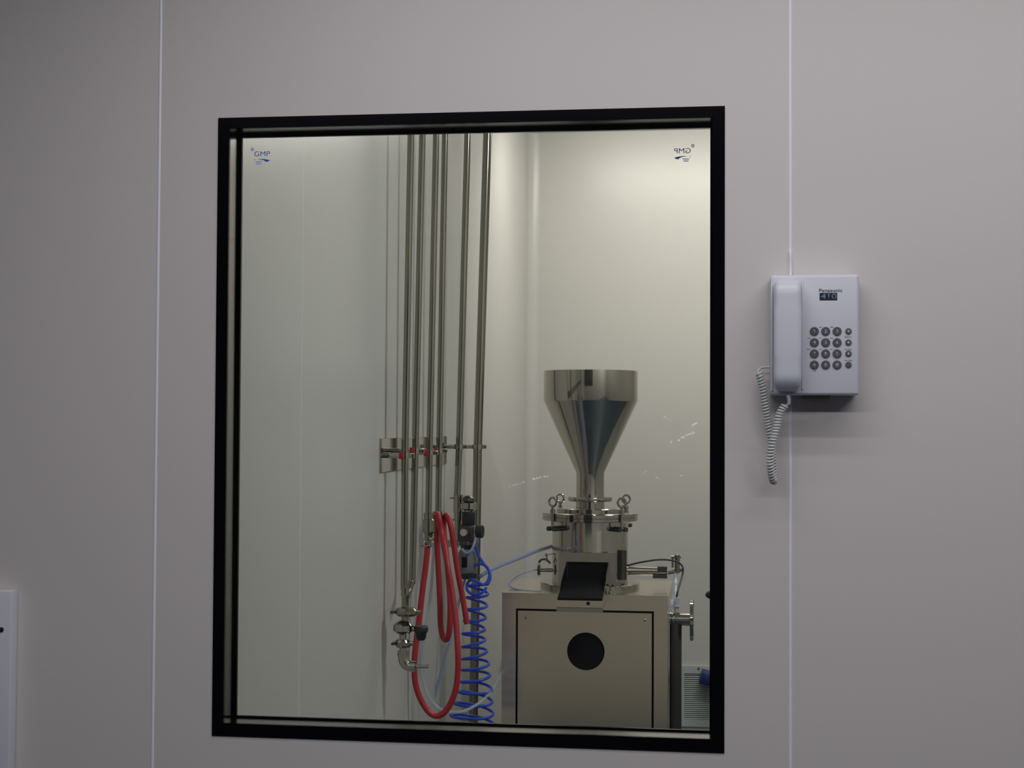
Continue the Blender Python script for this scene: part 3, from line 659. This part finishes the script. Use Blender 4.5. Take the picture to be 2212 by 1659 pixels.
bm = bm_new(); slab(bm, [(xf0 + .0002, yf + .003, zfl), (xf1 - .0002, yf + .003, zfl), (xb1 - .0002, yb + .002, zfb), (xb0 + .0002, yb + .002, zfb)], (0, 0, -.003)); link('tray_floor', bm, 'dark', ch)['label'] = 'chute floor with its dark reflection put into the colour'  # steel floor's dark reflection is put into its colour
bm = bm_new(); box(bm, (xf0 - th, yf - .003, zmid), (xf1 + th, yf + .001, zl), .0006); lip = link('front_lip', bm, 'brush', ch)
bm = bm_new(); box(bm, (xf0 - th, yf - .0015, zbl), (xf1 + th, yf + .002, zmid - .0008), .0005); link('lower_lip', bm, 'steel', ch)
c0 = P(1270.5, 1303.5, yf - .0032); bm = bm_new(); lathe(bm, (c0.x, yf - .0028, c0.z), (0, -1, 0), [(0, .0062), (.0006, .0062)], 18); link('hole_shade_disc', bm, 'dark', lip)  # dark disc on the lip, the hole's shade given as colour
# mouth plate on the chamber, open in the middle, shade of the void put into a dark backing plate
mx0, mx1 = P(1207, 1200, yb).x, P(1331, 1200, yb).x; mt = P(1266, 1194, yb).z; mb = P(1266, 1272, yb).z
bm = bm_new(); ring_box(bm, mx0, mb, mx1, mt, xb0, zfb - .004, xb1, zm, yb, yb + .012)
box(bm, (mx0 + .012, yb + .0121, mb + .01), (mx1 - .012, YM - .06, mt - .02)); mp = link('mouth_plate', bm, 'steel', mill)
bm = bm_new(); box(bm, (xb0 + .0005, yb + .009, zfb - .0035), (xb1 - .0005, yb + .0119, zm - .0005)); link('mouth_shade_plate', bm, 'dark', mp)  # plate coloured dark in place of the shaded void
# bolts beside the chute
for px in (1305, 1319):
    c0 = P(px, 1283, YF + .05); bm = bm_new(); lathe(bm, (c0.x, YF + .05, TOP), (0, 0, 1), [(0, .008), (.006, .008), (.007, .005), (.018, .005), (.021, .002), (.021, 0)], 14); link('stud', bm, 'steel', mill, True)
# left inlet with clamp
yl = YM - .02
bm = bm_new(); cyl(bm, P(1168, 1231.5, yl), P(1198, 1231.5, yl), .0075, 18); sv = link('side_inlet', bm, 'steel', mill, True)
bm = bm_new(); lathe(bm, P(1161.5, 1231, yl), (1, 0, 0), [(0, .012), (.001, .021), (.009, .021), (.011, .012)], 24)
tube(bm, spline([P(1164, 1216, yl - .02), P(1167, 1211, yl - .02), P(1174, 1208, yl - .02), P(1182, 1210, yl - .02), P(1189, 1217, yl - .02)], 6), .004, 10); link('inlet_clamp', bm, 'dsteel', sv, True)
bm = bm_new(); cyl(bm, P(1182, 1214, yl - .02), P(1180, 1195, yl - .02), .0028, 10); cyl(bm, P(1176, 1200, yl - .02), P(1194, 1196, yl - .02), .002, 10); link('wing_bolt', bm, 'steel', sv, True)
# right arm
ya = YM + .02
bm = bm_new(); cyl(bm, P(1352, 1237.5, ya), P(1443, 1237.5, ya), .0085, 18); cyl(bm, P(1443, 1237.5, ya), P(1475, 1230, ya), .007, 18); cyl(bm, P(1352, 1226, ya), P(1441, 1229, ya), .0036, 12)
arm = link('side_arm', bm, 'pipe', mill, True)
bm = bm_new(); a = P(1420, 1224, ya - .015); b = P(1441, 1236, ya - .015); box(bm, a, (b.x, ya + .015, b.z), .002); a = P(1410, 1241.5, ya - .015); b = P(1441, 1250, ya - .015); box(bm, a, (b.x, ya + .015, b.z), .002); link('arm_block', bm, 'dsteel', arm)
bm = bm_new(); a = P(1460, 1206, ya); cyl(bm, P(1463, 1238, ya), P(1463, 1203, ya), .0095, 16); cyl(bm, P(1449, 1203.5, ya), P(1471, 1203.5, ya), .0048, 12); cyl(bm, P(1453, 1204, ya), P(1453, 1226, ya), .004, 12); lathe(bm, P(1463, 1202, ya), (0, 0, 1), [(0, .011), (.006, .011), (.009, .006), (.009, 0)], 16); link('arm_valve', bm, 'pipe', arm, True)

# steel stand pipe beside the cabinet with a tee and blank flange
ys = YF + .10
def sp_(px, py): return P(px, py, ys)
stp = thing('stand_pipe', 'dark steel stand pipe with tee and round end flange right of the cabinet', 'pipe', (sp_(1459.5, 1400).x, ys, 0))
KS = (ys - CAM.y) / FPX
c0 = sp_(1459.5, 1345)
bm = bm_new(); cyl(bm, (c0.x, ys, 0), c0, 13 * KS, 28); lathe(bm, (c0.x, ys, 0), (0, 0, 1), [(0, .05), (.008, .05), (.01, .03)], 28); link('post', bm, 'dsteel', stp, True)
bm = bm_new(); cyl(bm, sp_(1447, 1337), sp_(1490, 1338), 13.5 * KS, 28); link('tee', bm, 'steel', stp, True)
bm = bm_new(); lathe(bm, sp_(1446, 1337), (1, 0, 0), [(0, 12 * KS), (.001, 16 * KS), (.007, 16 * KS), (.010, 13 * KS), (.022, 13 * KS), (.024, 15.5 * KS), (.034, 15.5 * KS), (.036, 12 * KS)], 28); link('tee_clamp', bm, 'steel', stp, True)
bm = bm_new(); lathe(bm, sp_(1490, 1339.5), (1, 0, 0), [(0, 14 * KS), (.0005, 40 * KS), (.002, 43.5 * KS), (.012, 43.5 * KS), (.0145, 41 * KS), (.0145, 0)], 40); link('end_flange', bm, 'dsteel' if False else 'steel', stp, True)
bm = bm_new(); c0 = sp_(1461.5, 1290); lathe(bm, c0, (0, 0, -1), [(0, 3 * KS), (.001, 6.2 * KS), (.028, 6.6 * KS), (.030, 8 * KS), (.034, 8 * KS), (.035, 5 * KS), (c0.z - sp_(1, 1326).z, 5 * KS)], 20); link('probe_cap', bm, 'lav', stp, True)['label'] = 'pale grey capped probe on top of the tee'
# cables and tubes of the mill
def strand(name, pts, r, m, lab, cat):
    bm = bm_new(); tube(bm, spline([P(*p) for p in pts], 7), r, 10); return tag(link(name, bm, m, None, True), lab, cat)
strand('black_cable', [(1352, 1224, ya - .03), (1360, 1220.5, ya - .04), (1383, 1215, ya - .04), (1413, 1210, ya - .04), (1436, 1209, ya - .04), (1458, 1212, ya - .04), (1470, 1218.5, ya - .04), (1475.5, 1228, ya - .05), (1474.5, 1240, ya - .06), (1470, 1257, ya - .1), (1464, 1277, ys), (1461.5, 1291, ys)], .0034, 'rubber', 'black cable arching right from the mill and down to the stand pipe', 'cable')
strand('clear_drop_tube', [(1459.5, 1240, ya - .005), (1460, 1262, ya - .06), (1459.5, 1290, ya - .13), (1452, 1300, YF + .06), (1449, 1315, YF + .05)], .0085, 'cleart', 'clear tube hanging from the side arm behind the black cable', 'tube')
strand('air_feed_tube', [(1036, 1246, y5 - .03), (1045, 1240, y5 - .02), (1057, 1232, y5 - .01), (1082, 1221, 2.4), (1130, 1202, 2.55), (1157, 1191, 2.75), (1186, 1182, YM + .02), (1197, 1178, YM + .05)], .0068, 'paleb', 'thick pale blue tube rising from the regulator to the mill chamber', 'tube')
strand('thin_blue_tube', [(1162, 1231, yl), (1150, 1232, yl), (1130, 1238, yl - .02), (1112, 1248, yl - .05), (1100, 1259, yl - .08), (1102, 1267, YF + .14), (1114, 1272, YF + .10), (1135, 1276, YF + .075), (1170, 1278.5, YF + .05)], .0030, 'paleb', 'thin blue tube curving from the mill inlet onto the cabinet top', 'tube')

# ------------------------------------------------------------------ back wall vent and bits at the right
a = P(1466, 1437, YB); b = P(1606, 1572, YB)
vt = thing('wall_vent', 'grey louvred air vent low on the back wall right of the machine', 'vent', ((a.x + b.x) / 2, YB, b.z))
ia, ib = P(1478, 1453.5, YB), P(1594, 1556, YB)
bm = bm_new(); ring_box(bm, a.x, b.z, b.x, a.z, ia.x, ib.z, ib.x, ia.z, YB - .014, YB - .0005); link('vent_frame', bm, 'vent', vt)
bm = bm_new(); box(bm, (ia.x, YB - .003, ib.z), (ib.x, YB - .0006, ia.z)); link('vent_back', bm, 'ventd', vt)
NS = 23; st_ = (ia.z - ib.z) / NS
for k in range(NS):
    z = ib.z + st_ * (k + .25); bm = bm_new()
    slab(bm, [(ia.x, YB - .012, z), (ib.x, YB - .012, z), (ib.x, YB - .004, z + st_ * .68), (ia.x, YB - .004, z + st_ * .68)], (0, .0015, 0)); link('louvre', bm, 'vent', vt)
c0 = P(1509, 1443.5, YB); bm = bm_new(); lathe(bm, (c0.x, YB - .0141, c0.z), (0, -1, 0), [(0, .006), (.002, .005), (.002, 0)], 14); link('screw', bm, 'ventd', vt)
a = P(1513, 1455, 4.58); b = P(1552, 1482, 4.58)
bm = bm_new(); mid = (a + b) / 2; box(bm, ((-.045), -.04, -.028), (.045, .085, .028), .006, 2)
bmesh.ops.rotate(bm, verts=bm.verts[:], cent=(0, 0, 0), matrix=Matrix.Rotation(.25, 3, 'Y')); bmesh.ops.translate(bm, verts=bm.verts[:], vec=Vector((mid.x, 4.60, mid.z)))
tag(link('blue_block', bm, 'bluecap', None, True), 'small dark blue plastic block in front of the vent by the window edge', 'block')
c0 = P(1536, 1285, 2.9); px_ = c0.x + .17
cpn = thing('capped_pipe', 'dark rubber capped pipe end peeking past the right window edge', 'pipe', (px_, 2.9, 0))
bm = bm_new(); tube(bm, [(px_, 2.9, 0)] + spline([(px_, 2.9, c0.z - .08), (px_, 2.9, c0.z - .035), (px_ - .012, 2.9, c0.z - .01), (px_ - .04, 2.9, c0.z), (c0.x + .03, 2.9, c0.z)], 6), .012, 16)
lathe(bm, (px_, 2.9, 0), (0, 0, 1), [(0, .04), (.006, .04), (.008, .012)], 20); link('pipe_tube', bm, 'pipe', cpn, True)
bm = bm_new(); lathe(bm, (c0.x + .06, 2.9, c0.z), (-1, 0, 0), [(0, .013), (.002, .0165), (.055, .0165), (.072, .013), (.080, .006), (.081, 0)], 20); link('end_cap', bm, 'rubber', cpn, True)
